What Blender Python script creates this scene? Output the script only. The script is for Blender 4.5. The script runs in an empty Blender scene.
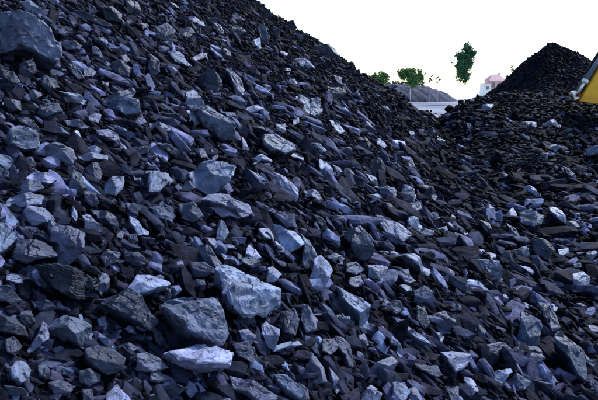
import bpy, bmesh, math, random
import numpy as np
from mathutils import Vector, Matrix, noise
C = bpy.context.scene
R = math.radians
# ------------------------------------------------------------------ camera, sky, sun, exposure
CAMH = 2.4
LENS, PITCH = 35.0, math.atan(112.0 / 581.0)
cam_d = bpy.data.cameras.new('camera'); cam = bpy.data.objects.new('camera', cam_d)
C.collection.objects.link(cam); C.camera = cam
cam_d.lens = LENS; cam_d.sensor_width = 36.0; cam_d.clip_start = 0.05; cam_d.clip_end = 5000
cam.location = (0, 0, CAMH); cam.rotation_euler = (math.pi / 2 - PITCH, 0, 0)
SUN_EL, SUN_AZ = R(42), R(46)            # azimuth measured from +Y towards +X
w = bpy.data.worlds.new('World'); C.world = w; w.use_nodes = True
nt = w.node_tree; sky = nt.nodes.new('ShaderNodeTexSky'); sky.sky_type = 'NISHITA'; sky.sun_disc = False
sky.sun_elevation = SUN_EL; sky.sun_rotation = SUN_AZ; sky.dust_density = 0.2; sky.air_density = 1.0
nt.links.new(sky.outputs[0], nt.nodes['Background'].inputs[0]); nt.nodes['Background'].inputs[1].default_value = 0.066
sun_d = bpy.data.lights.new('sun', 'SUN'); sun = bpy.data.objects.new('sun', sun_d); C.collection.objects.link(sun)
sun_d.energy = 1.5; sun_d.angle = R(12); sun_d.color = (1.0, 0.985, 0.965)
SUN = Vector((math.sin(SUN_AZ) * math.cos(SUN_EL), math.cos(SUN_AZ) * math.cos(SUN_EL), math.sin(SUN_EL)))
sun.rotation_euler = (-SUN).to_track_quat('-Z', 'Y').to_euler()
C.view_settings.view_transform = 'Standard'; C.view_settings.look = 'None'
C.view_settings.gamma = 1.0; C.view_settings.use_curve_mapping = False
C.view_settings.exposure = 2.08
C.cycles.max_bounces = 5
rng = np.random.default_rng(7); random.seed(7)

# ------------------------------------------------------------------ helpers
def tag(o, label=None, cat=None, group=None, kind=None):
    if label: o['label'] = label
    if cat: o['category'] = cat
    if group: o['group'] = group
    if kind: o['kind'] = kind
    return o
def link(o, parent=None):
    C.collection.objects.link(o)
    if parent: o.parent = parent
    return o
def mesh_np(name, V, F3, mat, smooth=False, tint=None):
    me = bpy.data.meshes.new(name)
    V = np.asarray(V, np.float32); F3 = np.asarray(F3, np.int32); k = F3.shape[1]
    me.vertices.add(len(V)); me.vertices.foreach_set('co', V.ravel())
    me.loops.add(F3.size); me.loops.foreach_set('vertex_index', F3.ravel())
    me.polygons.add(len(F3)); me.polygons.foreach_set('loop_start', np.arange(0, F3.size, k, dtype=np.int32))
    me.polygons.foreach_set('use_smooth', np.full(len(F3), smooth))
    me.update(calc_edges=True)
    if tint is not None:
        a = me.attributes.new('tint', 'FLOAT_COLOR', 'POINT')
        a.data.foreach_set('color', np.asarray(tint, np.float32).ravel())
    me.materials.append(mat)
    return bpy.data.objects.new(name, me)

def node_mat(name):
    m = bpy.data.materials.new(name); m.use_nodes = True
    return m, m.node_tree.nodes, m.node_tree.links, m.node_tree.nodes['Principled BSDF']

def coal_mat(name, src, rough=(0.34, 0.62), bump=0.5, scale=1.0, spec=0.6):
    """fractured coal: own tone plus sky sheen put into the colour (object colour or per-lump attribute), dull and dusty patches, fine fracture bump"""
    m, N, L, P = node_mat(name)
    if src == 'object': t = N.new('ShaderNodeObjectInfo'); tone = t.outputs['Color']
    elif src == 'attr': t = N.new('ShaderNodeAttribute'); t.attribute_name = 'tint'; tone = t.outputs['Color']
    else: t = N.new('ShaderNodeRGB'); t.outputs[0].default_value = src; tone = t.outputs[0]
    tc = N.new('ShaderNodeTexCoord')
    n1 = N.new('ShaderNodeTexNoise'); n1.inputs['Scale'].default_value = 13 * scale; n1.inputs['Detail'].default_value = 6; n1.inputs['Roughness'].default_value = 0.65
    L.new(tc.outputs['Object'], n1.inputs['Vector'])
    r1 = N.new('ShaderNodeMapRange'); r1.inputs[1].default_value = 0.32; r1.inputs[2].default_value = 0.68
    r1.inputs[3].default_value = 0.22; r1.inputs[4].default_value = 2.0
    L.new(n1.outputs[0], r1.inputs[0])
    mul = N.new('ShaderNodeVectorMath'); mul.operation = 'SCALE'
    L.new(tone, mul.inputs[0]); L.new(r1.outputs[0], mul.inputs['Scale'])
    L.new(mul.outputs[0], P.inputs['Base Color'])
    r2 = N.new('ShaderNodeMapRange'); r2.inputs[1].default_value = 0.3; r2.inputs[2].default_value = 0.7
    r2.inputs[3].default_value = rough[0]; r2.inputs[4].default_value = rough[1]
    n2 = N.new('ShaderNodeTexNoise'); n2.inputs['Scale'].default_value = 30 * scale; n2.inputs['Detail'].default_value = 4
    L.new(tc.outputs['Object'], n2.inputs['Vector']); L.new(n2.outputs[0], r2.inputs[0]); L.new(r2.outputs[0], P.inputs['Roughness'])
    v = N.new('ShaderNodeTexVoronoi'); v.inputs['Scale'].default_value = 26 * scale; v.feature = 'F1'; v.inputs['Randomness'].default_value = 1
    nn = N.new('ShaderNodeTexNoise'); nn.inputs['Scale'].default_value = 55 * scale; nn.inputs['Detail'].default_value = 6; nn.inputs['Roughness'].default_value = 0.7
    mp = N.new('ShaderNodeMapping'); mp.inputs['Scale'].default_value = (1, 1, 2.6)
    L.new(tc.outputs['Object'], mp.inputs[0]); L.new(mp.outputs[0], v.inputs['Vector']); L.new(mp.outputs[0], nn.inputs['Vector'])
    ad = N.new('ShaderNodeMath'); ad.operation = 'MULTIPLY_ADD'; ad.inputs[1].default_value = 0.5
    L.new(v.outputs['Distance'], ad.inputs[0]); L.new(nn.outputs[0], ad.inputs[2])
    b = N.new('ShaderNodeBump'); b.inputs['Strength'].default_value = bump; b.inputs['Distance'].default_value = 0.02 / scale
    L.new(ad.outputs[0], b.inputs['Height']); L.new(b.outputs[0], P.inputs['Normal'])
    P.inputs['Specular IOR Level'].default_value = spec; P.inputs['Specular Tint'].default_value = (0.55, 0.66, 1.0, 1)
    return m
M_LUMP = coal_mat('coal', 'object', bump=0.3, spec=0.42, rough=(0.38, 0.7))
M_RUB = coal_mat('coal_rubble', 'attr', rough=(0.6, 0.85), spec=0.4, bump=0.4)
M_RUB.node_tree.nodes['Principled BSDF'].inputs['IOR'].default_value = 1.14
M_BASE = coal_mat('coal_dust', (0.005, 0.006, 0.012, 1), rough=(0.8, 1.0), bump=0.8, spec=0.0)
M_BASE.node_tree.nodes['Principled BSDF'].inputs['IOR'].default_value = 1.01

def plain(name, col, rough=0.6, metal=0.0, var=0.25, scale=6.0):
    m, N, L, P = node_mat(name)
    n = N.new('ShaderNodeTexNoise'); n.inputs['Scale'].default_value = scale; n.inputs['Detail'].default_value = 6
    tc = N.new('ShaderNodeTexCoord'); L.new(tc.outputs['Object'], n.inputs['Vector'])
    cr = N.new('ShaderNodeValToRGB')
    cr.color_ramp.elements[0].position = 0.3; cr.color_ramp.elements[1].position = 0.7
    cr.color_ramp.elements[0].color = [c * (1 - var) for c in col] + [1]
    cr.color_ramp.elements[1].color = [min(1, c * (1 + var)) for c in col] + [1]
    L.new(n.outputs[0], cr.inputs[0]); L.new(cr.outputs[0], P.inputs['Base Color'])
    P.inputs['Roughness'].default_value = rough; P.inputs['Metallic'].default_value = metal
    return m

# ------------------------------------------------------------------ terrain (heights relative to the camera)
PHI = R(13.0); CP, SP = math.cos(PHI), math.sin(PHI); TS = 0.70
SQ = np.array([-10, 0, 10, 18, 20.5, 22.5, 24.5, 27, 32, 60.]); SC = np.array([8, 8, 8.2, 8.0, 7.4, 6.1, 4.0, 2.1, 0.2, -6.])
def smax(a, b, k):
    h = np.clip(0.5 + 0.5 * (a - b) / k, 0, 1); return b * (1 - h) + a * h + k * h * (1 - h)
def lumpy(x, y):
    return (0.10 * np.sin(1.7 * x + 0.6 * y + 1.0) * np.sin(0.8 * y - 0.9 * x) + 0.06 * np.sin(3.1 * x - 1.2 * y + .5) * np.sin(2.3 * y + 1.1 * x)
            + 0.03 * np.sin(6.3 * x + 2.2 * y) * np.sin(5.1 * y - 3.3 * x + 2))
def height(x, y):
    x = np.asarray(x, float); y = np.asarray(y, float)
    s = -x * CP + y * SP; q = x * SP + y * CP
    sc = np.interp(q, SQ, SC)
    zc = -1.43 + TS * sc
    d = s - sc
    left = zc - np.where(d < 0, -d, d) * TS - 0.25 * np.exp(-(d / 0.5) ** 2)
    # right-hand floor rising into a low bank with a saddle towards the left
    bx = x / np.maximum(y, 1)
    rim = np.interp(bx, [0.1, 0.19, 0.235, 0.30, 0.40, 0.55, 0.8], [-1.5, -1.32, -1.15, -0.38, -0.12, -0.45, -0.2])
    up = np.clip((y - 5) / 19.0, 0, 1) ** 1.15
    right = -2.4 + (rim + 2.4) * up
    right = np.where(y > 24, rim - (y - 24) * np.interp(bx, [0.27, 0.34], [0.5, 0.015]), right)
    right = np.where(y > 44, right - (y - 44) * 0.5, right)
    # far pointed mound
    dx = x - 15.9; dy = y - 38.0
    r1 = np.sqrt(np.where(dx < 0, dx * 1.02, dx * 0.52) ** 2 + (dy * 0.62) ** 2 + 0.05)
    peak = 3.05 - r1
    peak = np.where(dx > 3.2, np.maximum(peak, 1.45 - 0.62 * np.abs(dy) - 0.03 * dx), peak)
    g = np.full_like(x, -2.45)
    z = smax(left, right, 0.5)
    z = smax(z, peak, 0.9)
    z = z + lumpy(x, y) * np.clip(np.hypot(x, y) / 14, 0.35, 1.0)
    return np.maximum(z, g)
F = 581.0
cp_, sp_ = math.cos(PITCH), math.sin(PITCH)
def ray(u, v):
    a = (np.asarray(u, float) - 299) / F; b = (200 - np.asarray(v, float)) / F
    d = np.stack([a, cp_ + b * sp_, -sp_ + b * cp_], -1)
    return d / np.linalg.norm(d, axis=-1, keepdims=True)
def cast(u, v, tmax=60.0, off=0.0):
    d = ray(u, v); t = np.full(d.shape[:-1], 0.6); hit = np.zeros(t.shape, bool); lo = t.copy()
    for _ in range(420):
        h = d[..., 2] * t - (height(d[..., 0] * t, d[..., 1] * t) + off)
        hit |= (h < 0)
        step = np.clip(h * 0.5, 0.01, 0.4) + 0.0015 * t
        lo = np.where(hit, lo, t); t = np.where(hit, t, t + step)
        if (hit | (t > tmax)).all(): break
    hi = t
    for _ in range(12):
        m = (lo + hi) / 2; h = d[..., 2] * m - (height(d[..., 0] * m, d[..., 1] * m) + off)
        hi = np.where(h < 0, m, hi); lo = np.where(h < 0, lo, m)
    return hit & (t < tmax), hi, d
def normal(x, y, e=0.15):
    zx = (height(x + e, y) - height(x - e, y)) / (2 * e); zy = (height(x, y + e) - height(x, y - e)) / (2 * e)
    n = np.stack([-zx, -zy, np.ones_like(zx)], -1); return n / np.linalg.norm(n, axis=-1, keepdims=True)
def project(p):
    x, y, z = p[..., 0], p[..., 1], p[..., 2]
    dep = y * cp_ - z * sp_; up = y * sp_ + z * cp_
    return 299 + F * x / dep, 200 - F * up / dep, dep

def grid_mesh(name, th, rr, zf, mat):
    T, RR = np.meshgrid(th, rr, indexing='ij'); X = RR * np.sin(T); Y = RR * np.cos(T)
    Z = zf(X, Y) + CAMH; n, k = X.shape
    idx = np.arange(n * k).reshape(n, k)
    Fq = np.stack([idx[:-1, :-1], idx[:-1, 1:], idx[1:, 1:], idx[1:, :-1]], -1).reshape(-1, 4)[:, ::-1]
    return mesh_np(name, np.stack([X, Y, Z], -1).reshape(-1, 3), Fq, mat, True)
base = grid_mesh('coal_heap', np.linspace(R(-100), R(100), 500), np.geomspace(0.4, 75, 420), lambda x, y: height(x, y) - 0.03, M_BASE)
link(base); tag(base, kind='structure')

# wide ground out to the horizon
gm, N, L, P = node_mat('dusty_ground')
tc = N.new('ShaderNodeTexCoord'); n = N.new('ShaderNodeTexNoise'); n.inputs['Scale'].default_value = 0.08; n.inputs['Detail'].default_value = 8
L.new(tc.outputs['Object'], n.inputs['Vector']); cr = N.new('ShaderNodeValToRGB')
cr.color_ramp.elements[0].position = 0.35; cr.color_ramp.elements[0].color = (0.14, 0.15, 0.20, 1)
cr.color_ramp.elements[1].position = 0.65; cr.color_ramp.elements[1].color = (0.25, 0.27, 0.34, 1)
L.new(n.outputs[0], cr.inputs[0]); P.inputs['Roughness'].default_value = 0.9; P.inputs['Specular IOR Level'].default_value = 0.1
# the coal yard gives way to pale dry fields about 130 m out
sx = N.new('ShaderNodeSeparateXYZ'); L.new(tc.outputs['Object'], sx.inputs[0])
n3 = N.new('ShaderNodeMath'); n3.operation = 'MULTIPLY_ADD'; n3.inputs[1].default_value = 50; L.new(n.outputs[0], n3.inputs[0]); L.new(sx.outputs['Y'], n3.inputs[2])
mr = N.new('ShaderNodeMapRange'); mr.inputs[1].default_value = 145; mr.inputs[2].default_value = 165; L.new(n3.outputs[0], mr.inputs[0])
mx = N.new('ShaderNodeMix'); mx.data_type = 'RGBA'; L.new(mr.outputs[0], mx.inputs[0]); L.new(cr.outputs[0], mx.inputs[6]); mx.inputs[7].default_value = (0.60, 0.60, 0.57, 1)
L.new(mx.outputs[2], P.inputs['Base Color'])
g = grid_mesh('ground', np.linspace(0, 2 * math.pi, 97), np.geomspace(0.3, 3000, 60), lambda x, y: np.full_like(x, -2.47), gm)
link(g); tag(g, kind='structure')

# ------------------------------------------------------------------ traced lumps: tone 0-9 | outline on the slope
LUMPS = """
5|0,19 16,13 27,16 42,23 51,33 59,46 62,57 56,62 45,58 34,52 20,47 8,46 0,43
6|22,0 30,2 42,11 38,13 28,7
4|52,22 62,24 72,29 73,33 64,37 56,34
3|70,8 84,11 98,18 113,25 108,27 95,24 82,18
6|97,38 103,37 109,43 104,46 98,43
4|59,42 72,40 84,44 80,49 66,50
5|88,44 97,47 105,55 101,57 92,53
5|84,69 92,67 97,71 93,77 84,76
4|70,60 77,66 85,78 78,80 69,70
7|62,89 70,90 82,96 89,99 87,103 75,99 66,94
5|31,88 39,89 42,96 36,99 30,95
3|112,60 122,58 131,68 129,77 119,76 112,68
5|104,94 118,92 133,88 136,92 128,104 114,105 104,101
4|140,23 149,22 150,32 143,33
4|120,55 128,54 131,61 124,64
5|103,80 108,81 109,86 104,88
3|2,70 14,72 20,82 12,90 2,86
3|20,62 32,60 38,70 30,78 20,72
3|44,74 54,78 58,88 50,92 42,84
2|100,8 112,6 124,12 120,22 106,20
3|124,0 138,2 142,12 130,14
4|122,25 130,18 133,20 124,29
6|186,15 192,15 203,23 205,27 196,24 188,20
4|155,28 167,24 175,32 170,40 158,40
3|180,28 190,25 195,33 186,40 179,36
6|168,50 180,53 193,60 196,65 186,67 175,61
7|168,66 174,68 184,75 182,78 173,73
5|203,52 210,50 210,57 196,61 192,58
4|213,22 222,24 224,34 216,36
6|219,40 226,37 227,41 221,45
4|220,48 230,50 231,56 222,58
8|253,40 260,38 263,46 259,50 254,44
4|257,28 264,24 270,38 269,46 262,44
3|270,30 279,28 280,40 272,42
8|277,51 283,49 289,51 288,56 281,55
5|228,65 232,64 240,78 244,90 241,101 236,96 231,80
6|262,83 268,85 272,87 270,90 263,88
4|229,14 238,16 246,20 238,22
3|206,18 217,18 218,24 208,24
2|258,12 270,9 272,18 262,20
1|286,22 293,20 297,28 290,32 284,28
4|150,54 158,58 160,72 154,78 148,70
6|185,92 197,90 204,98 208,104 196,106 187,102
3|200,72 214,70 222,80 218,92 204,90 198,82
3|232,26 244,24 250,30 240,36 230,33
3|163,3 176,2 180,7 170,9
6|289,80 295,76 299,82 293,87 288,85
5|283,68 291,69 290,74 284,73
7|295,58 306,59 315,63 316,67 307,68 298,64
3|312,46 330,43 338,49 340,60 330,58 318,54
5|297,90 302,88 310,92 320,100 322,112 314,118 304,116 298,104
7|338,105 346,107 353,112 352,116 343,113
7|325,117 334,118 345,128 347,135 338,133 329,127
4|333,76 341,78 343,84 336,86
3|326,87 340,88 346,94 338,98 326,95
5|353,92 360,94 363,99 356,98
7|292,117 298,118 299,123 294,124
4|357,122 370,120 374,126 362,128
4|380,107 388,105 392,111 384,113
5|279,124 287,122 288,128 281,130
5|9,131 18,127 31,128 42,136 45,143 36,149 24,149 12,143
4|17,116 28,118 40,124 43,129 33,128 20,122
6|55,123 62,128 72,136 72,139 64,136 57,130
9|73,132 81,130 85,138 83,143 76,140
6|88,115 94,113 101,116 99,122 90,121
5|66,118 80,119 92,125 84,127 70,123
6|97,131 108,130 120,136 128,143 131,148 122,145 110,140 99,136
5|46,146 56,142 64,145 74,148 77,158 72,164 62,158 48,154
8|86,143 97,146 104,152 101,155 93,151
6|78,154 92,153 108,156 107,160 90,159
7|29,173 40,166 50,172 58,179 50,184 40,180
6|0,147 8,157 18,170 13,171 0,160
4|0,162 9,172 8,178 0,176
4|26,158 33,156 37,164 30,169
5|17,182 28,179 38,182 42,190 32,193 20,190
6|14,194 30,193 44,196 40,205 24,206 10,202
6|107,181 113,177 125,176 124,187 117,194 107,189
4|86,165 97,163 104,172 100,180 88,176
4|72,172 82,174 86,186 78,194 70,184
4|84,190 95,192 100,202 92,206 84,200
7|114,124 124,128 130,132 129,134 120,131
6|134,116 142,114 146,122 138,127 133,122
4|134,147 148,146 150,152 138,155
7|135,175 146,180 144,184 136,179
4|120,163 130,167 133,175 124,173
5|106,99 118,96 138,100 140,112 126,116 112,108
4|40,105 58,104 62,112 48,116 38,112
3|4,98 20,100 22,110 8,112
9|186,111 195,113 202,119 199,123 191,119
5|190,98 208,100 216,112 234,124 236,134 224,132 206,122 196,112
5|222,108 232,110 239,120 236,126 226,116
8|243,106 253,103 266,105 267,110 255,110 243,111
5|152,121 164,123 172,128 166,133 152,130
3|164,113 178,114 182,119 168,119
6|241,137 248,140 249,150 243,149
5|262,138 272,134 284,134 296,142 296,150 284,154 270,152 262,146
6|275,124 283,123 288,127 284,132 277,130
7|253,158 262,154 274,157 272,161 262,160 254,163
8|246,170 252,171 265,178 262,181 250,176
7|274,169 280,172 291,183 297,190 297,200 288,190 279,180
7|287,151 294,152 304,157 302,161 292,157
6|192,165 206,160 222,164 232,174 228,184 214,188 200,180
6|150,164 162,165 172,167 178,175 168,184 160,192 150,190
5|186,182 193,180 198,186 190,190 185,187
4|156,143 168,144 188,156 188,162 176,157
4|196,146 204,148 208,158 200,160
6|210,147 215,147 218,158 213,160
4|254,128 262,124 268,130 260,136
6|200,200 214,193 236,192 252,199 256,208 246,212 228,208 210,202
7|376,140 384,138 389,144 384,149 377,145
9|391,140 398,136 404,142 406,150 399,152 393,147
6|313,140 320,144 326,151 322,153 315,147
8|319,160 326,164 335,172 333,176 324,173 319,167
6|333,163 340,168 345,174 338,175
7|348,168 353,172 357,178 351,177
3|341,145 350,144 352,154 344,162 340,154
2|368,160 378,157 386,166 384,178 372,176
2|358,136 366,134 372,142 368,150 358,148
4|386,160 396,162 402,168 392,170
4|404,164 412,160 416,168 408,172
6|366,173 374,177 380,184 374,186
5|376,184 390,182 398,188 396,198 384,199 378,192
6|402,186 412,184 420,192 418,199 408,202 402,195
7|368,193 378,193 380,198 372,201
6|306,188 314,190 324,198 318,200 308,194
6|422,186 428,184 440,194 438,199 428,194
6|409,131 414,132 415,137 410,137
4|426,130 432,128 436,134 430,138
5|437,136 446,141 444,145 437,141
7|483,103 489,101 493,106 489,111 483,110
7|514,106 518,105 519,111 515,111
7|542,121 550,119 561,122 561,125 548,125
7|531,119 537,120 536,130 532,130
5|523,119 530,120 530,127 524,127
6|466,124 472,125 473,130 468,129
6|548,146 556,142 564,144 560,148 550,150
6|586,149 594,145 598,146 598,153 588,154
5|563,166 568,168 579,179 577,182 566,173
8|523,184 532,187 542,192 540,195 526,189
6|456,144 464,146 463,149 457,148
5|480,158 486,161 491,165 486,166
6|466,163 471,167 471,171 466,168
5|498,173 508,173 508,177 499,177
6|567,158 572,158 572,163 567,162
4|540,152 548,154 546,162 539,160
7|0,222 6,228 16,240 8,248 0,256
6|28,206 46,206 55,218 48,222 34,220 24,211
5|55,214 66,218 76,220 84,232 82,250 72,263 64,256 60,240 54,236
4|20,238 36,240 50,246 58,256 44,258 28,262 14,256
3|28,226 40,228 54,240 50,242 34,234
6|82,216 90,214 96,222 106,228 98,230 86,226
4|92,206 102,208 116,216 120,224 112,224 100,216
8|129,218 136,220 150,228 150,232 140,231 130,224
9|72,208 79,216 77,219 73,214
1|34,264 60,264 84,272 100,278 96,298 70,298 46,284
7|7,275 18,276 28,278 26,284 16,283 7,280
5|102,272 108,276 112,286 104,292 98,284
5|128,234 136,234 138,242 130,242
4|100,256 110,248 122,250 120,258 106,266
4|0,286 10,286 22,298 14,302 0,300
8|132,283 138,274 150,276 164,283 168,288 152,290 132,289
5|118,228 124,232 122,240 116,238
4|125,250 140,252 148,262 140,266 126,260
4|190,232 196,236 212,250 224,262 220,268 208,262 196,248
6|218,222 226,221 229,230 226,240 219,238
7|206,236 214,238 220,244 215,248 208,243
7|222,242 234,245 236,249 224,247
7|222,251 232,254 244,261 238,263 226,257
8|248,245 258,246 262,256 254,258 246,253
4|238,248 247,256 258,260 262,264 252,268 242,264
8|260,227 268,229 278,239 274,242 264,238
8|276,222 286,230 302,234 306,245 298,249 284,246 280,240
5|266,202 276,206 286,214 294,214 300,226 288,226 276,216
7|212,204 226,210 246,214 240,218 224,214
7|213,274 224,267 240,268 258,278 268,284 280,290 283,298 274,303 252,306 238,303 226,294 220,282
7|266,270 272,266 284,272 276,280 268,280
7|172,259 180,260 188,266 184,276 176,268
4|189,262 204,262 216,272 206,276 194,274
5|150,206 166,208 176,216 172,222 156,216
4|180,200 194,202 204,216 196,220 184,214
5|164,296 178,287 196,290 212,296 226,310 232,324 224,336 204,339 188,334 174,320 162,308
5|192,279 204,280 206,288 196,288
5|304,232 312,238 318,246 318,256 308,270 302,266
7|313,262 320,257 330,262 333,270 326,284 318,285 312,276
8|398,212 408,214 424,222 426,226 414,226 402,218
6|374,212 388,214 398,224 412,236 404,240 388,232 378,222
5|412,232 424,228 434,232 432,236 416,238
6|383,245 396,246 416,254 434,264 432,270 420,268 400,256
4|344,226 360,226 370,236 375,252 366,256 354,250 348,238
4|325,218 334,214 344,216 342,222
5|327,254 340,252 346,256 344,262 334,260
5|346,264 356,262 364,270 356,275 346,272
6|368,266 382,264 392,272 384,278 370,273
6|396,272 408,270 418,278 406,282
5|350,278 360,276 364,284 356,288 349,284
7|340,284 350,288 362,296 370,308 374,322 376,326 366,324 354,312 342,298
6|398,286 408,283 414,288 406,293
5|414,290 424,286 432,294 428,302 416,300
6|428,213 436,212 442,216 436,219
6|438,228 446,226 448,230 440,233
5|440,270 449,266 456,270 454,276 444,276
4|382,202 392,204 396,210 386,209
5|407,204 418,203 422,208 414,212
3|312,214 322,218 334,232 330,236 318,224
8|505,214 512,209 518,213 516,218 507,218
8|549,207 556,207 566,214 566,220 558,219 550,213
5|519,214 530,210 544,212 542,222 532,228 520,224
4|566,222 576,220 580,226 572,230 566,227
6|570,208 578,212 582,219 576,217
5|476,260 490,260 502,266 506,276 498,282 486,274 476,268
7|487,252 492,250 497,254 495,259 488,259
9|466,279 472,278 484,286 495,292 494,295 482,290 468,283
7|495,292 504,293 508,300 500,301
7|463,232 469,231 471,237 465,239
8|462,242 468,242 468,246 463,246
6|477,250 484,248 486,253 479,255
5|514,246 526,246 530,254 522,262 516,256
7|519,262 526,264 535,273 532,275 522,268
8|558,250 568,249 570,254 560,256
6|586,252 594,248 597,254 590,260 586,258
6|572,276 582,272 590,278 586,287 574,286
3|532,238 548,240 556,250 546,260 534,254
6|588,266 596,266 597,273 590,272
7|486,203 492,203 495,209 488,208
7|448,212 456,218 455,221 448,217
7|448,222 455,224 453,230 448,228
6|548,289 560,289 562,293 549,294
4|500,252 510,250 514,260 504,262
5|572,260 580,262 582,268 574,268
4|480,220 490,222 492,230 484,232
4|506,222 516,230 520,238 512,236
6|30,346 38,334 45,318 50,326 50,338 42,343 32,350
5|52,320 64,316 78,318 92,322 98,328 98,336 90,342 78,340 62,330 52,326
7|98,318 106,316 112,322 108,328 100,326
3|86,348 98,345 114,350 124,360 122,370 108,374 94,366 86,358
6|11,368 16,361 26,361 31,370 28,380 20,384 13,378
3|5,340 14,335 22,346 16,356 7,352
4|38,366 46,362 50,370 46,378 39,376
4|78,372 90,368 102,373 102,380 90,385 80,382
8|107,394 116,384 122,380 128,390 131,402 108,403
4|48,382 60,380 74,388 70,394 56,392
7|117,328 128,326 142,327 140,331 128,331
5|124,344 132,342 139,348 132,352
5|136,354 146,352 158,358 168,368 152,372 138,368
2|0,315 14,316 24,326 28,336 12,334 0,330
3|20,312 30,310 36,322 28,328 20,320
5|52,348 62,346 66,350 58,354
3|96,292 112,290 134,292 152,304 160,314 152,322 134,320 110,310 98,302
4|34,300 46,300 58,308 48,312 38,308
7|34,318 38,315 41,318 37,321
3|4,385 22,387 28,394 10,396
3|82,390 94,388 94,400 84,401
9|171,345 182,341 200,343 216,339 230,343 233,354 228,360 224,371 206,367 186,360 174,352
7|262,325 268,317 280,328 276,346 270,344 262,334
4|234,344 246,340 256,346 260,360 250,362 238,356
7|276,346 288,342 300,338 304,342 292,345 278,350
6|276,372 286,374 298,382 306,394 300,398 288,390 278,380
5|232,372 244,374 262,386 278,398 262,402 244,392 236,384
6|239,330 248,328 256,338 252,342 242,336
3|240,312 254,313 258,320 248,324 238,318
3|150,326 160,332 170,346 166,350 156,342
5|150,374 160,372 174,377 160,382 150,381
3|162,386 174,384 188,390 174,396 162,394
4|282,310 294,308 299,320 296,336 284,332 280,320
5|302,305 312,308 320,318 316,330 306,332 301,320
5|338,312 344,310 350,318 348,324 342,325 338,319
7|392,315 398,318 412,330 428,342 430,345 420,342 404,330
7|380,322 388,330 400,344 408,356 402,352 388,338
6|358,336 364,334 370,342 366,346 360,343
5|306,364 316,356 326,364 330,376 324,380 310,378
4|340,334 348,336 352,352 354,370 346,366 342,350
6|330,366 336,374 342,386 338,390 332,380
5|372,366 380,360 392,356 398,362 396,370 382,374 372,372
4|412,366 426,366 440,362 446,372 432,376 414,370
6|366,390 374,380 382,384 384,402 368,402
7|392,384 402,384 408,394 402,400 394,396
6|409,388 416,388 424,398 413,401
5|356,352 364,352 366,360 358,358
4|386,298 398,300 404,310 396,314 386,308
3|417,306 428,304 430,322 424,330 416,320
4|436,312 448,308 456,318 452,330 440,328
4|322,340 334,338 338,348 330,356 322,352
6|431,332 446,334 444,340 433,338
4|298,384 308,390 310,402 300,402
5|520,314 528,308 538,314 541,328 538,342 528,346 520,336
4|524,347 540,345 544,358 534,366 526,356
4|538,300 548,302 556,316 560,330 552,334 542,316
4|562,326 572,334 584,352 586,372 580,384 574,376 566,356 558,340
7|443,350 458,349 472,358 466,366 456,372 446,362
8|464,374 474,380 478,392 472,394 466,384
7|490,373 502,370 512,366 513,371 504,380 492,378
5|510,377 518,373 530,382 524,390 512,390
9|551,302 557,302 560,308 555,311 551,307
6|588,326 598,323 598,334 590,332
5|582,352 590,360 598,368 594,370 586,362
5|586,380 592,382 596,390 588,390
5|487,344 500,342 508,350 498,356 488,352
4|510,350 518,346 523,352 520,358 512,356
7|542,330 548,334 552,340 547,340
7|523,302 528,304 528,309 523,307
4|478,324 486,330 484,338 478,334
5|448,384 458,386 462,396 450,400
3|534,380 552,384 552,390 538,388
4|448,304 462,304 462,310 450,311
4|574,304 584,302 588,308 578,310
"""
polys = []
for ln in LUMPS.strip().splitlines():
    t, pts = ln.split('|'); P_ = np.array([[float(c) for c in p.split(',')] for p in pts.split()])
    P_[:, 0] = np.where(P_[:, 0] <= 0.5, -9, P_[:, 0]); P_[:, 0] = np.where(P_[:, 0] >= 597.5, 606, P_[:, 0])
    P_[:, 1] = np.where(P_[:, 1] >= 400, P_[:, 1] + 6, P_[:, 1])
    x, y = P_[:, 0], P_[:, 1]
    A = 0.5 * abs(np.dot(x, np.roll(y, -1)) - np.dot(y, np.roll(x, -1)))
    polys.append((int(t), P_, A))
polys.sort(key=lambda p: -p[2])
print('traced', len(polys))
polys = polys[:300]

TONE = [0.005, 0.008, 0.014, 0.026, 0.046, 0.076, 0.112, 0.15, 0.19, 0.23]  # paler entries: own greyness plus sky sheen put into the base colour
def resample(B, M):
    E = np.roll(B, -1, 0) - B; Ls = np.linalg.norm(E, axis=1); cs = np.concatenate([[0], np.cumsum(Ls)])
    ts = np.linspace(0, cs[-1], M, endpoint=False); out = []
    # keep corners: snap the nearest sample to each corner
    for c in cs[:-1]:
        k = int(round(c / cs[-1] * M)) % M; ts[k] = c
    for t in ts:
        i = min(np.searchsorted(cs, t, side='right') - 1, len(B) - 1); out.append(B[i] + E[i] * ((t - cs[i]) / max(Ls[i], 1e-9)))
    return np.array(out)

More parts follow.
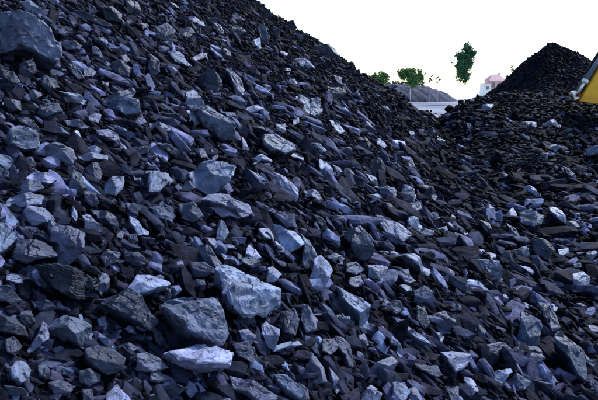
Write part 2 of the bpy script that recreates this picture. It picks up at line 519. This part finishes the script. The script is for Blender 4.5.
def build_lump(i, tone, P_, A):
    r = np.random.default_rng(100 + i)
    c = P_.mean(0)
    ok, t, d = cast(np.array([c[0]]), np.array([c[1]]))
    if not ok[0]:
        for dv in range(1, 14):
            ok, t, d = cast(np.array([c[0] - dv * 0.5]), np.array([c[1] + dv]))
            if ok[0]: break
        d = ray(np.array([c[0]]), np.array([c[1]]))
    t = float(t[0]); V = Vector(d[0]); hx, hy = V.x * t, V.y * t
    Nn = Vector(normal(np.array([hx]), np.array([hy]))[0])
    wd = 2 * math.sqrt(A / math.pi) * t / F                    # mean width in metres
    # face: laid on the slope, then shaped for the light: pale tones tilt sunward, dark ones away
    k = (tone - 4.5) / 5.0
    n = (Nn * 0.75 - V * 0.7 + SUN * k * 0.95 + Vector(r.normal(0, .16, 3))).normalized()
    if n.dot(-V) < 0.42: n = (n - V * (0.5 - n.dot(-V))).normalized()
    back = 0.6 * wd / max(Nn.dot(-V), 0.35)
    Pc = V * (t - back)
    dirs = ray(P_[:, 0], P_[:, 1])
    pts = []
    for q in dirs:
        q = Vector(q); den = q.dot(n); tt = Pc.dot(n) / den if abs(den) > 1e-3 else Pc.length
        tt = min(max(tt, Pc.length - 1.2 * wd), Pc.length + 1.2 * wd); pts.append(q * tt)
    # local frame, long axis first
    B3 = np.array([list(p - Pc) for p in pts]); B3 -= 0
    cen = B3.mean(0); u_, s_, vt = np.linalg.svd(B3 - cen)
    ax = Vector(vt[0]); ax = (ax - n * ax.dot(n)).normalized(); ay = n.cross(ax)
    fr = np.array([list(ax), list(ay), list(n)])
    L2 = (B3) @ fr.T
    B = L2[:, :2]; zoff = L2[:, 2]
    area = 0.5 * (np.dot(B[:, 0], np.roll(B[:, 1], -1)) - np.dot(B[:, 1], np.roll(B[:, 0], -1)))
    if area < 0: B = B[::-1]
    M = 22 if A < 120 else (34 if A < 500 else 60); K = 5 if A < 120 else (8 if A < 500 else 15)
    b = resample(B, M); c0 = B.mean(0)
    jag = r.normal(0, 0.03, M); jag = np.where(r.uniform(0, 1, M) < .5, jag, (jag + np.roll(jag, 1)) / 2); b = c0 + (b - c0) * (1.02 + jag)[:, None]
    wmin = 4 * abs(area) / max(1e-6, np.linalg.norm(np.roll(B, -1, 0) - B, axis=1).sum())
    wmin = min(wmin * 1.15, wd)
    th = wd * r.uniform(0.45, 0.7) + 0.5 * wd
    # facets of the upper side: a flat plus chamfers
    fac = []
    for kk in range(r.integers(2, 5)):
        a = r.uniform(0, 2 * math.pi); gsl = r.uniform(0.35, 1.6); off = r.uniform(0.02, 0.45) * wd
        fac.append((math.cos(a) * gsl, math.sin(a) * gsl, off))
    tl = r.normal(0, 0.13, 2)
    def top(p, tt):
        q = p - c0
        h = 0.10 * wd + q[:, 0] * tl[0] + q[:, 1] * tl[1]
        for gx, gy, off in fac: h = np.minimum(h, 0.10 * wd + off - (gx * q[:, 0] + gy * q[:, 1]))
        return np.maximum(h, -0.30 * wd) - 0.10 * wd * np.clip((tt - 0.94) / 0.06, 0, 1) * 0.3
    V3 = [np.array([[*c0, top(c0[None], np.array([0.]))[0]]])]
    for kk in range(1, K + 1):
        tt = (kk / K) ** 0.85; p = c0 + (b - c0) * tt
        V3.append(np.column_stack([p, top(p, np.full(M, tt))]))
    edge = V3[-1][:, 2].copy()
    sl = r.normal(0, .06, 2)
    vz = max(-V.dot(n), 0.4); sl = sl + np.array([V.dot(ax), V.dot(ay)]) / vz * th / wd * 0.45
    prof = [(0.99, .10), (0.93, .30), (0.85, .55), (0.74, .80), (0.55, 1.0)]
    for sc_, dz in prof:
        p = c0 + (b - c0) * sc_ + sl * wd * dz
        V3.append(np.column_stack([p, edge * (1 - dz) - th * dz]))
    V3.append(np.array([[*(c0 + sl * wd), -th * 1.05]]))
    V3 = np.concatenate(V3)
    nr = K + len(prof); faces = []
    for j in range(M):
        j2 = (j + 1) % M; faces.append((0, 1 + j, 1 + j2))
        for kk in range(nr - 1):
            a0 = 1 + kk * M; a1 = a0 + M
            faces.append((a0 + j, a1 + j, a1 + j2)); faces.append((a0 + j, a1 + j2, a0 + j2))
        a0 = 1 + (nr - 1) * M; faces.append((a0 + j, len(V3) - 1, a0 + j2))
    # fracture relief: stretched along the long axis
    am = 0.036 * wd; f1 = (2.2 if A < 900 else 3.3) / wd; so = Vector((i * 3.1, i * 1.7, 0))
    W = V3.copy()
    for vi in range(len(V3)):
        p = Vector((V3[vi, 0] * 0.6, V3[vi, 1], V3[vi, 2] * 1.2)) * f1 + so
        a = noise.noise_vector(p)
        st = 0.0
        for fq, amp in ((1.15, 1.0), (2.9, 0.42)):           # conchoidal chips: every cell a tilted plane
            pp = p * fq; fp = noise.voronoi(pp)[1][0]; gr = noise.noise_vector(fp * 7.31 + Vector((3.3, 1.1, 9.7)))
            st += (gr.dot(pp - fp) * 2.2 + gr.x * 0.7) * amp
        c3 = noise.noise_vector(p * 6.5)
        W[vi] += (a.x * am * 0.9 + c3.x * am * .25 + gr.x * am * .5, a.y * am * 0.9 + c3.y * am * .25 + gr.y * am * .5, st * am * 1.5 + c3.z * am * 0.25)
    # origin on the slope beneath the lump; rotation kept on the object
    o = mesh_np('coal_lump', W, faces, M_LUMP)
    o.matrix_world = Matrix(((ax.x, ay.x, n.x, Pc.x), (ax.y, ay.y, n.y, Pc.y), (ax.z, ay.z, n.z, Pc.z + CAMH), (0, 0, 0, 1)))
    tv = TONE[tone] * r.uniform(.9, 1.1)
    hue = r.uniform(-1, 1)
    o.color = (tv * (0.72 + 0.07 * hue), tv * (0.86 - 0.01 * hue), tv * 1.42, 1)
    link(o)
    return o, wd
lump_objs = []
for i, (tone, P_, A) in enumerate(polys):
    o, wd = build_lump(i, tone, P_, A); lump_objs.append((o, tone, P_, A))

# ------------------------------------------------------------------ rubble between and around them (one object, beyond counting)
def hull_lib(n, seed, lo=9, hi=16, boxy=0.0):
    r = np.random.default_rng(seed); lib = []
    for k in range(n):
        bm = bmesh.new(); m_ = r.integers(lo, hi)
        p = r.normal(0, 1, (m_, 3)); p /= np.linalg.norm(p, axis=1, keepdims=True); p *= r.uniform(0.8, 1.05, (m_, 1))
        if boxy: p = np.sign(p) * np.abs(p) ** boxy; p[:, 2] = np.clip(p[:, 2], -.8, .8); p[:, 0] += p[:, 1] * r.normal(0, .3)
        for q in p: bm.verts.new(q)
        bmesh.ops.convex_hull(bm, input=bm.verts)
        bmesh.ops.delete(bm, geom=[v for v in bm.verts if not v.link_faces], context='VERTS')
        bm.verts.index_update(); bm.faces.ensure_lookup_table()
        lib.append((np.array([v.co[:] for v in bm.verts]), np.array([[v.index for v in f.verts] for f in bm.faces])))
        bm.free()
    return lib
LIB_A = hull_lib(60, 3); LIB_B = hull_lib(70, 5, 20, 34, 0.62)
mask = np.zeros((420, 640), bool); mask_b = mask.copy()
yy, xx = np.mgrid[0:420, 0:640]; xx = xx - 20
for (tone, P_, A), gs in [(p, g_) for p in polys for g_ in (0.88, 1.12)]:
    c = P_.mean(0); Q = c + (P_ - c) * gs; inside = np.zeros(mask.shape, bool)
    x0, x1, y0, y1 = int(max(Q[:, 0].min() + 19, 0)), int(Q[:, 0].max() + 22), int(max(Q[:, 1].min() - 1, 0)), int(Q[:, 1].max() + 2)
    sx, sy = xx[y0:y1, x0:x1], yy[y0:y1, x0:x1]; ins = np.zeros(sx.shape, bool)
    for a, b in zip(Q, np.roll(Q, -1, 0)):
        cnd = ((a[1] > sy) != (b[1] > sy)) & (sx < (b[0] - a[0]) * (sy - a[1]) / (b[1] - a[1] + 1e-9) + a[0]); ins ^= cnd
    (mask if gs < 1 else mask_b)[y0:y1, x0:x1] |= ins
def rubble(name, cnt, smul, lift, box, seed, tm=1.0, tmax=60):
    r = np.random.default_rng(seed); big = smul > 1.5; LIB = LIB_B if big else LIB_A
    u = r.uniform(box[0], box[1], cnt); v = r.uniform(box[2], box[3], cnt)
    a = np.clip((v - 60) / 340 + (1 - u / 598) * 0.35, 0, 1)
    S = (2.6 + 8.2 * a ** 1.2) * smul
    if big: S = np.minimum(S, 13.5)
    keep = r.uniform(0, 1, cnt) < (2.6 * smul / S) ** 2 * 1.0
    if True:
        ui = np.clip(u.astype(int) + 20, 0, 639); vi = np.clip(v.astype(int), 0, 419)
        inm = (mask_b if big else mask)[vi, ui] & (u > -20) & (u < 618) & (v > 0) & (v < 419); keep &= ~inm
    u, v, S = u[keep], v[keep], S[keep]
    ok, t, d = cast(u, v); ok &= t < tmax; u, v, S, t, d = u[ok], v[ok], S[ok], t[ok], d[ok]
    S = S * np.exp(np.clip(r.normal(0, 0.36, len(S)), -1, .5)) * (np.interp(t, [7, 16], [1, .62]) if big else np.where(t > 30, 0.72, 1.0))
    P0 = d * t[:, None]; nn = normal(P0[:, 0], P0[:, 1]); R_ = 0.5 * S * t / F
    R_ = np.clip(R_, 0.006, 0.22)
    down = np.array([CP, -SP, -0.6]); down /= np.linalg.norm(down)
    VV, FF, TT = [], [], []; off = 0
    for i in range(len(t)):
        lv, lf = LIB[r.integers(len(LIB))]
        ex = np.array([r.uniform(1.0, 2.2), r.uniform(0.7, 1.15), r.uniform(0.28, 0.7)]) * R_[i]
        z = nn[i] + r.normal(0, .36, 3); z /= np.linalg.norm(z)
        x = down + r.normal(0, .55, 3); x -= z * x.dot(z); x /= np.linalg.norm(x); y = np.cross(z, x)
        p = (lv * ex) @ np.array([x, y, z]) + P0[i] + nn[i] * R_[i] * ((lift if t[i] < 30 else -.25) + r.uniform(-.3, .35))
        VV.append(p); FF.append(lf + off); off += len(lv)
        tv = 0.0034 * tm * math.exp(abs(r.normal(0, 1.0)) * 1.65); hue = r.uniform(-1, 1)
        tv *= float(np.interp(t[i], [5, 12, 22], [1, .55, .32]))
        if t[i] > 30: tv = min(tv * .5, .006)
        tv = min(tv, .16)
        TT.append(np.tile([tv * (0.74 + .08 * hue), tv * (.84 - .02 * hue), tv * 1.6, 1], (len(lv), 1)))
    VV = np.concatenate(VV); VV[:, 2] += CAMH
    print(name, len(t), 'lumps')
    return VV, np.concatenate(FF), np.concatenate(TT)
parts = [rubble('a', 120000, 1.0, -0.1, (-160, 760, -60, 470), 11, 0.8), rubble('b', 40000, 1.9, 0.05, (-160, 760, -60, 470), 12, 2.3, 27),  # layer b's raised tone paints sheen into its colour
         rubble('c', 60000, 0.7, 0.6, (-20, 620, -10, 410), 13, 0.6)]
off = 0; Vs, Fs, Ts = [], [], []
for a, b, c in parts: Vs.append(a); Fs.append(b + off); Ts.append(c); off += len(a)
rb = mesh_np('coal_rubble', np.concatenate(Vs), np.concatenate(Fs), M_RUB, False, np.concatenate(Ts))
link(rb); tag(rb, 'small broken black coal filling the gaps between the larger lumps', 'coal', kind='stuff')
#@@LATE
# ------------------------------------------------------------------ labels: every lump told apart by look, then by its neighbours
MARKS = [  # centre in the photo, own label, how neighbours refer to it
 (30, 38, 'largest blue-grey coal block at the upper left edge, its right ridge pale', 'the big upper-left block'),
 (203, 354, 'white-faced coal slab near the bottom, the palest large lump with a dark underside', 'the big white-faced slab'),
 (198, 314, 'large dull grey rounded coal block resting just above the big white-faced slab', 'the large rounded grey block'),
 (247, 288, 'large pale mottled coal slab with a jagged outline right of the rounded grey block', 'the large mottled slab'),
 (68, 234, 'tall blue-grey coal lump tapering to a blunt point in the left of the slope', 'the tall blue-grey lump'),
 (65, 281, 'large black coal slab, the darkest in the lower left, below the tall blue-grey lump', 'the large black slab'),
 (128, 306, 'long dark coal slab sloping down to the right beside the rounded grey block', 'the long dark slab'),
 (105, 361, 'dark purplish egg-shaped coal lump near the bottom left', 'the dark egg-shaped lump'),
 (22, 373, 'small bluish round coal lump near the bottom left corner', 'the bluish round lump'),
 (41, 333, 'grey triangular coal lump standing on its point in the lower left', 'the grey triangular lump'),
 (119, 391, 'pale pointed coal lump cut off by the bottom edge of the photo', 'the pale pointed bottom lump'),
 (27, 139, 'rounded blue-grey coal block near the left edge, broad and smooth', 'the smooth blue-grey block'),
 (40, 177, 'pale blue kite-shaped coal plate lying flat in the left of the slope', 'the pale kite-shaped plate'),
 (4, 240, 'pale triangular coal lump cut by the left edge of the photo', 'the pale left-edge triangle'),
 (79, 136, 'small white round coal chip, brightest in the upper left quarter', 'the small white chip'),
 (165, 178, 'broad pale blue-grey coal lump with an uneven top in the middle left', 'the broad pale lump'),
 (212, 174, 'broad mottled coal lump right of another pale one near the middle', 'the broad mottled lump'),
 (117, 184, 'squarish pinkish-grey coal block in the middle left', 'the squarish pale block'),
 (213, 115, 'long bluish coal slab running down to the right above the centre', 'the long bluish slab'),
 (255, 107, 'thin white capped coal plate lying level above the centre', 'the thin level white plate'),
 (193, 117, 'small white coal chip lying left of the long bluish slab', 'the chip beside the bluish slab'),
 (235, 82, 'tall narrow grey coal lump standing upright on the upper slope', 'the tall narrow upper lump'),
 (309, 103, 'mottled bluish coal block standing below the ridge', 'the mottled block below the ridge'),
 (328, 52, 'dark rounded coal boulder sitting on the ridge against the white sky', 'the dark ridge boulder'),
 (337, 126, 'pale slanting coal slab below the ridge, right of the mottled bluish block', 'the pale slanting slab'),
 (398, 145, 'bright white coal lump below the gap between the heaps', 'the bright lump below the gap'),
 (279, 145, 'mottled grey-blue coal lump in the middle of the slope', 'the mottled middle lump'),
 (286, 183, 'long pale pointed coal splinter near the centre of the photo', 'the long pointed splinter'),
 (327, 168, 'white angular coal chunk right of the long pointed splinter', 'the white angular chunk'),
 (294, 237, 'white-topped coal lump with a stepped edge in the middle of the photo', 'the white-topped stepped lump'),
 (206, 250, 'long dark grey coal slab sloping above the large mottled slab', 'the dark sloping slab'),
 (323, 272, 'smooth pale grey oval coal lump right of the large mottled slab', 'the smooth pale oval lump'),
 (361, 306, 'long pale blue coal wedge pointing down right near the bottom centre', 'the long pale wedge'),
 (362, 240, 'dark hollow-faced coal lump in the middle, broad with a pale rim', 'the dark broad middle lump'),
 (411, 219, 'white cigar-shaped coal splinter right of the centre', 'the white cigar-shaped splinter'),
 (393, 224, 'long grey coal slab below the white cigar-shaped splinter', 'the long grey slab'),
 (408, 258, 'long bluish tapered coal slab right of the middle sloping down right', 'the long tapered slab'),
 (490, 268, 'broad blue-grey coal block in the right half, above a thin white splinter', 'the broad right-hand block'),
 (481, 286, 'thin white straight coal splinter in the lower right', 'the thin white splinter'),
 (558, 213, 'white oval coal pebble in the right of the photo', 'the white oval pebble'),
 (531, 219, 'bluish broad coal lump left of the white oval pebble', 'the bluish broad lump'),
 (533, 189, 'bright narrow coal splinter in the right half above the white oval pebble', 'the bright narrow splinter'),
 (552, 123, 'narrow pale coal splinter lying level below the yellow excavator', 'the splinter below the excavator'),
 (488, 106, 'pale squarish coal lump on the low bank left of the pointed mound', 'the pale lump on the bank'),
 (592, 149, 'pale coal lump at the right edge under the excavator', 'the pale right-edge lump'),
 (530, 328, 'blue egg-shaped coal lump standing upright in the lower right', 'the blue upright egg'),
 (574, 346, 'long dark curved coal slab at the lower right, leaning down right', 'the long curved dark slab'),
 (457, 359, 'pale triangular coal plate near the bottom right', 'the pale triangular plate'),
 (411, 330, 'long thin pale coal needle slanting down right in the lower middle', 'the long pale needle'),
 (318, 368, 'purplish coal lump near the bottom centre', 'the purplish bottom lump'),
 (582, 282, 'grey-white chunky coal lump near the right edge', 'the chunky right lump'),
 (383, 367, 'blue-grey rounded coal lump below the long pale wedge', 'the rounded lower lump'),
]
cent = np.array([p[2].mean(0) for p in lump_objs])
marked = {}
for mx, my, own, ref in MARKS:
    dd = np.hypot(cent[:, 0] - mx, cent[:, 1] - my)
    for j in np.argsort(dd):
        if j not in marked: marked[int(j)] = (own, ref); break
    if dd[j] > 6: print('mark off', own, dd[j])
DIRS = ['right of', 'below right of', 'below', 'below left of', 'left of', 'above left of', 'above', 'above right of']
def describe(tone, P_, A):
    q = P_ - P_.mean(0); sv = np.linalg.svd(q)[1] ; asp = sv[0] / max(sv[1], 1e-6)
    tn = 'black' if tone <= 2 else 'dark' if tone == 3 else 'charcoal' if tone == 4 else 'grey' if tone == 5 else 'light grey' if tone == 6 else 'pale' if tone == 7 else 'white'
    sz = 'tiny' if A < 45 else 'small' if A < 130 else '' if A < 330 else 'large'
    sh = 'splinter' if asp > 3.2 else 'slab' if asp > 1.9 else 'lump' if len(P_) > 5 else 'chunk'
    return ' '.join(x for x in (sz, tn, sh) if x) + ' of coal'
keys = {}
mk = list(marked)
for j, (o, tone, P_, A) in enumerate(lump_objs):
    if j in marked: o['label'] = marked[j][0]
    else:
        dd = np.hypot(*(cent[mk] - cent[j]).T); m_ = mk[int(np.argmin(dd))]
        v = cent[j] - cent[m_]; k = int(round(math.atan2(v[1], v[0]) / (math.pi / 4))) % 8
        keys.setdefault((describe(tone, P_, A), DIRS[k], marked[m_][1]), []).append((float(dd.min()), j))
    o['category'] = 'coal lump'; o['group'] = 'larger lumps of coal lying on the heap'
for (de, di, ref), lst in keys.items():
    lst.sort()
    for n_, (d_, j) in enumerate(lst):
        pre = '' if len(lst) == 1 else (['nearer ', 'farther '][n_] if len(lst) == 2 else ['nearest ', 'second nearest ', 'third nearest ', 'fourth nearest ', 'fifth nearest '][n_])
        lump_objs[j][0]['label'] = pre + de + ' ' + di + ' ' + ref
labs = [p[0]['label'] for p in lump_objs]; print('labels', len(labs), len(set(labs)), 'longest', max(len(l.split()) for l in labs))

# ------------------------------------------------------------------ distant mound and field
def world(u, v, D):
    q = ray(u, v); q = q * (D / q[1]); return np.array([q[0], D, q[2] + CAMH])      # D metres ahead
def far_mound(cx, cy, rx, ry, h, mat, name):
    n = 90; X, Y = np.meshgrid(np.linspace(-1.1, 1.1, n), np.linspace(-1.1, 1.1, n))
    r_ = np.sqrt(X ** 2 + Y ** 2); Z = h * np.clip(1.05 - r_ ** 2.2, 0, 1) ** 0.8
    wx, wy = cx + X * rx, cy + Y * ry
    Z += (Z > 0) * (0.16 * np.sin(wx * 1.9 + wy) * np.sin(wy * 1.3) + 0.10 * np.sin(wx * 4.3) * np.sin(wy * 3.7 + wx))
    V_ = np.stack([wx, wy, Z - 0.12], -1).reshape(-1, 3); idx = np.arange(n * n).reshape(n, n)
    Fq = np.stack([idx[:-1, :-1], idx[:-1, 1:], idx[1:, 1:], idx[1:, :-1]], -1).reshape(-1, 4)
    o = mesh_np(name, V_, Fq, mat, True); link(o); return tag(o, kind='structure')
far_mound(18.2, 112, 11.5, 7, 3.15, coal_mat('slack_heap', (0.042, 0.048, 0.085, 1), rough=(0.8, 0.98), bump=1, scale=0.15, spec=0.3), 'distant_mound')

# ------------------------------------------------------------------ trees and shrubs beyond the heaps
BARK = plain('bark', (0.6, 0.58, 0.55), 0.9, scale=9)
def leaf_mat(name, c):
    m = plain(name, c, 0.6, var=0.45, scale=1.3); m.node_tree.nodes['Principled BSDF'].inputs['Subsurface Weight'].default_value = 0.0; return m
LEAF_D = leaf_mat('dark_foliage', (0.025, 0.115, 0.045)); LEAF_L = leaf_mat('light_foliage', (0.05, 0.15, 0.03)); LEAF_P = leaf_mat('young_foliage', (0.07, 0.12, 0.06))
def tube(bm, a, b, ra, rb, n=8):
    a, b = Vector(a), Vector(b); d = (b - a).normalized(); x = d.orthogonal().normalized(); y = d.cross(x)
    A_ = [bm.verts.new(a + (x * math.cos(t) + y * math.sin(t)) * ra) for t in [2 * math.pi * k / n for k in range(n)]]
    B_ = [bm.verts.new(b + (x * math.cos(t) + y * math.sin(t)) * rb) for t in [2 * math.pi * k / n for k in range(n)]]
    for k in range(n): bm.faces.new((A_[k], A_[(k + 1) % n], B_[(k + 1) % n], B_[k]))
    bm.faces.new(A_[::-1]); bm.faces.new(B_)
def bm_obj(name, bm, mat, parent=None, smooth=False, bevel=0.0):
    bmesh.ops.recalc_face_normals(bm, faces=bm.faces)
    if bevel: bmesh.ops.bevel(bm, geom=list(bm.edges), offset=bevel, segments=2, affect='EDGES', clamp_overlap=True)
    me = bpy.data.meshes.new(name); bm.to_mesh(me); bm.free(); me.materials.append(mat)
    for p in me.polygons: p.use_smooth = smooth
    o = bpy.data.objects.new(name, me); link(o, parent); return o
def empty(name, loc, label, cat, group=None):
    o = bpy.data.objects.new(name, None); o.location = loc; o.empty_display_size = 0.3; link(o); return tag(o, label, cat, group)
def tree(name, base_u, D, clumps, leaf, lab, cat, per, ls, tr, seed, group=None):
    r = np.random.default_rng(seed); b = world(base_u, 88, D); b[2] = -0.08
    root = empty(name, b, lab, cat, group)
    bm = bmesh.new(); cs = []
    for (u, v, rp) in clumps:
        p = world(u, v, D) - b; p[1] += r.normal(0, 0.4) * rp * D / F; cs.append((p, rp * D / F))
    low = min(c[0][2] for c in cs); fork = np.array([np.mean([c[0][0] for c in cs]) * .6, 0, low * 0.85])
    tube(bm, (0, 0, 0), fork, tr, tr * 0.7)
    for p, rp in cs:
        mid = fork + (p - fork) * .5 + np.array([0, 0, .1 * rp]); tube(bm, fork, mid, tr * .55, tr * .35, 6); tube(bm, mid, p, tr * .35, tr * .12, 6)
    bm_obj('trunk', bm, BARK, root, True)
    VV, FF = [], []; k = 0
    for p, rp in cs:
        n = int(per * rp ** 2) + 30
        sub = r.normal(0, .42, (max(5, n // 28), 3)) * rp
        for _ in range(n):
            c = p + sub[r.integers(len(sub))] + r.normal(0, .17, 3) * rp
            a = r.normal(0, 1, 3); a /= np.linalg.norm(a); e = np.cross(a, r.normal(0, 1, 3)); e /= np.linalg.norm(e)
            s1, s2 = ls * r.uniform(.6, 1.3), ls * r.uniform(.35, .7)
            VV += [c - a * s1, c + e * s2, c + a * s1, c - e * s2]; FF.append((k, k + 1, k + 2, k + 3)); k += 4
    o = mesh_np('crown', VV, FF, leaf); link(o, root); return root
tree('tree', 464, 90, [(468, 49, 5.5), (471, 55, 5.5), (463, 57, 6.5), (460, 65, 6.5), (468, 63, 6.5), (464, 73, 7), (465, 80, 3.5)], LEAF_D,
     'tall narrow dark green tree standing alone against the sky between the heaps', 'tree', 1900, .13, .035, 1)
tree('tree', 411, 104, [(404, 76, 5.5), (411, 74, 6.5), (418, 77, 6), (411, 81, 6.5), (402, 73, 4)], LEAF_L,
     'low bushy bright green tree standing behind the distant grey mound', 'tree', 1300, .15, .08, 2)
tree('tree', 381, 96, [(376, 78, 5), (383, 77, 5.5), (380, 83, 6)], LEAF_L,
     'bright green tree half hidden behind the end of the coal ridge', 'tree', 1300, .15, .12, 3)
for u, v, sd, lab in ((430, 77, 4, 'thin pale sapling behind the distant mound, the left one of two'), (438, 78, 5, 'thin pale sapling behind the distant mound, the right one of two'),
                      (512, 67, 6, 'small bare twiggy sapling at the left foot of the pointed mound')):
    tree('sapling', u, 104 if u < 500 else 120, [(u, v, 2.2), (u + 1.4, v + 2.5, 1.5), (u - 1, v + 4.5, 1.2)], LEAF_P, lab, 'sapling', 300, .13, .02, sd, 'thin young trees in the distance')

tree('hedge', 400, 128, [(u, 83.2 + (u % 4) * .5, 2.8) for u in range(384, 426, 3)], LEAF_P, 'low pale green hedge showing behind the distant grey mound', 'hedge', 500, .16, .06, 9)
# ------------------------------------------------------------------ pink-roofed house far behind
def box(bm, x0, x1, y0, y1, z0, z1):
    vs = [bm.verts.new(p) for p in ((x0, y0, z0), (x1, y0, z0), (x1, y1, z0), (x0, y1, z0), (x0, y0, z1), (x1, y0, z1), (x1, y1, z1), (x0, y1, z1))]
    for f in ((3, 2, 1, 0), (4, 5, 6, 7), (0, 1, 5, 4), (1, 2, 6, 5), (2, 3, 7, 6), (3, 0, 4, 7)): bm.faces.new([vs[k] for k in f])
hb = world(496, 88, 140); hb[2] = -0.07
house = empty('house', hb, 'small pale house with a faded pink roof left of the pointed mound', 'house')
bm = bmesh.new(); box(bm, -1.5, 2.0, 0, 4, 0, 4.1); bm_obj('wall', bm, plain('faded_pink_wall', (0.50, 0.33, 0.35), .8), house)
bm = bmesh.new()
for sgn in (0,):
    v = [bm.verts.new(p) for p in ((-1.8, -.4, 4.5), (2.3, -.4, 4.5), (2.3, 4.4, 4.5), (-1.8, 4.4, 4.5), (-.6, 2, 6.2), (1.1, 2, 6.2), (-1.8, -.4, 4.65), (2.3, -.4, 4.65), (2.3, 4.4, 4.65), (-1.8, 4.4, 4.65))]
    for f in ((3, 2, 1, 0), (0, 1, 7, 6), (1, 2, 8, 7), (2, 3, 9, 8), (3, 0, 6, 9), (6, 7, 5, 4), (7, 8, 5), (8, 9, 4, 5), (9, 6, 4)): bm.faces.new([v[k] for k in f])
for q_ in bm.verts: q_.co.z -= 0.5
roof = bm_obj('roof', bm, plain('pink_tiles', (0.55, 0.33, 0.36), .8), house)
WM = plain('dark_glass', (0.10, 0.11, 0.13), .2)
for x in (-.7, .9):
    for z in (2.6,):
        bm = bmesh.new(); box(bm, x - .33, x + .33, -.06, .03, z, z + 1.1); bm_obj('window', bm, WM, house)
bm = bmesh.new(); box(bm, 1.1, 1.6, 2.4, 2.9, 4.4, 6.0); bm_obj('chimney', bm, plain('pale_brick', (0.45, 0.4, 0.4), .9), roof)
ab = world(487.5, 88, 138); ab[2] = -0.07
annex = empty('shed', ab, 'low white shed beside the pink-roofed house', 'shed')
bm = bmesh.new(); box(bm, -.9, .75, 0, 3, 0, 3.4); bm_obj('wall', bm, plain('white_wall', (0.7, 0.7, 0.72), .8), annex)
bm = bmesh.new(); box(bm, -1.1, .95, -.3, 3.3, 3.4, 3.6); bm_obj('roof', bm, plain('pink_sheet', (0.5, 0.3, 0.32), .8), annex)
bm = bmesh.new(); box(bm, -.3, .3, -.06, .02, 2.1, 2.8); bm_obj('window', bm, WM, annex)

# ------------------------------------------------------------------ excavator working at the right edge
YEL = plain('yellow_paint', (0.95, 0.43, 0.015), .55, var=.25, scale=2.2); BLK = plain('black_steel', (0.006, 0.006, 0.008), .8); GRY = plain('blue_grey_steel', (0.13, 0.17, 0.25), .5)
CHR = plain('bright_rod', (0.75, 0.76, 0.78), .3, .3, .1); RUST = plain('rusty_steel', (0.16, 0.045, 0.015), .8, var=.5); GLS = plain('cab_glass', (0.03, 0.04, 0.05), .1)
ED = 19.0; eo = world(640, 100, ED); ez = float(height(np.array([eo[0]]), np.array([ED]))[0]) + CAMH
ex = empty('excavator', (eo[0], ED, ez), 'yellow excavator arm with a grey hydraulic cylinder reaching in at the right edge', 'excavator')
def W(u, v, dy=0.0):
    p = world(u, v, ED); return Vector((p[0] - eo[0], dy, p[2] - ez))
def slab(name, pts, y0, y1, mat, bev=.015, parent=ex):
    bm = bmesh.new(); a = [bm.verts.new(W(u, v, y0)) for u, v in pts]; b = [bm.verts.new(W(u, v, y1)) for u, v in pts]; n = len(pts)
    bm.faces.new(a); bm.faces.new(b[::-1])
    for k in range(n): bm.faces.new((a[k], b[k], b[(k + 1) % n], a[(k + 1) % n]))
    return bm_obj(name, bm, mat, parent, False, bev)
def rod(name, a, b, ra, rb, mat, y, parent=ex, n=16):
    bm = bmesh.new(); tube(bm, W(*a, y), W(*b, y), ra, rb, n); return bm_obj(name, bm, mat, parent, True)
slab('arm', [(576, 101), (579, 96.5), (600, 60.5), (622, 20), (640, 24), (632, 62), (612, 103), (590, 103.5)], -.25, .25, YEL)
slab('wear_plate', [(597.5, 70), (606, 62), (611, 101), (596.5, 101.5)], -.275, -.253, RUST, .004)
slab('bracket', [(573, 97), (577, 91), (602, 49), (612, 34), (620, 22), (600, 60), (579, 96), (575, 101)], -.12, .2, BLK, .008)
cyl = rod('hydraulic_cylinder', (581, 82.5), (612, 33), .07, .07, GRY, -.24)
rod('rod', (574.5, 92.5), (582, 81), .045, .045, CHR, -.24, cyl)
rod('end_collar', (580.5, 83.2), (582.5, 80), .1, .1, CHR, -.24, cyl)
slab('hose', [(583, 73), (600, 47), (612, 28), (614, 29), (601, 50), (584.5, 74)], -.1, -.04, BLK, .006)
slab('link', [(568, 92), (572, 90.5), (577, 94), (576, 98), (572, 100), (570, 95)], -.22, -.12, CHR, .01)
bm = bmesh.new(); tube(bm, W(574.5, 95, -.34), W(574.5, 95, .3), .06, .06, 14); bm_obj('pin', bm, RUST, ex, True)
slab('bucket', [(601, 104.5), (640, 103), (652, 108), (650, 124), (636, 133), (616, 130), (606, 118)], -.45, .45, BLK, .03)
slab('boom', [(620, 22), (634, -6), (700, -60), (760, -40), (800, 40), (784, 50), (748, -14), (700, -30), (646, 8), (640, 26)], -.28, .28, YEL, .02)
slab('machine_house', [(742, 20), (900, 14), (908, 66), (742, 70)], -1.2, 1.2, YEL, .06)
cab = slab('cab', [(738, -34), (800, -38), (806, 19), (734, 19)], -1.25, -.2, YEL, .05)
slab('window', [(745, -28), (793, -31), (797, 4), (742, 6)], -1.27, -1.252, GLS, .003, cab)
for y0, y1 in ((-1.4, -.85), (.85, 1.4)):
    slab('track', [(728, 92), (744, 78), (896, 78), (912, 92), (896, 112), (744, 112)], y0, y1, BLK, .05)
slab('undercarriage', [(790, 71), (856, 71), (856, 90), (790, 90)], -.84, .84, BLK, .03)
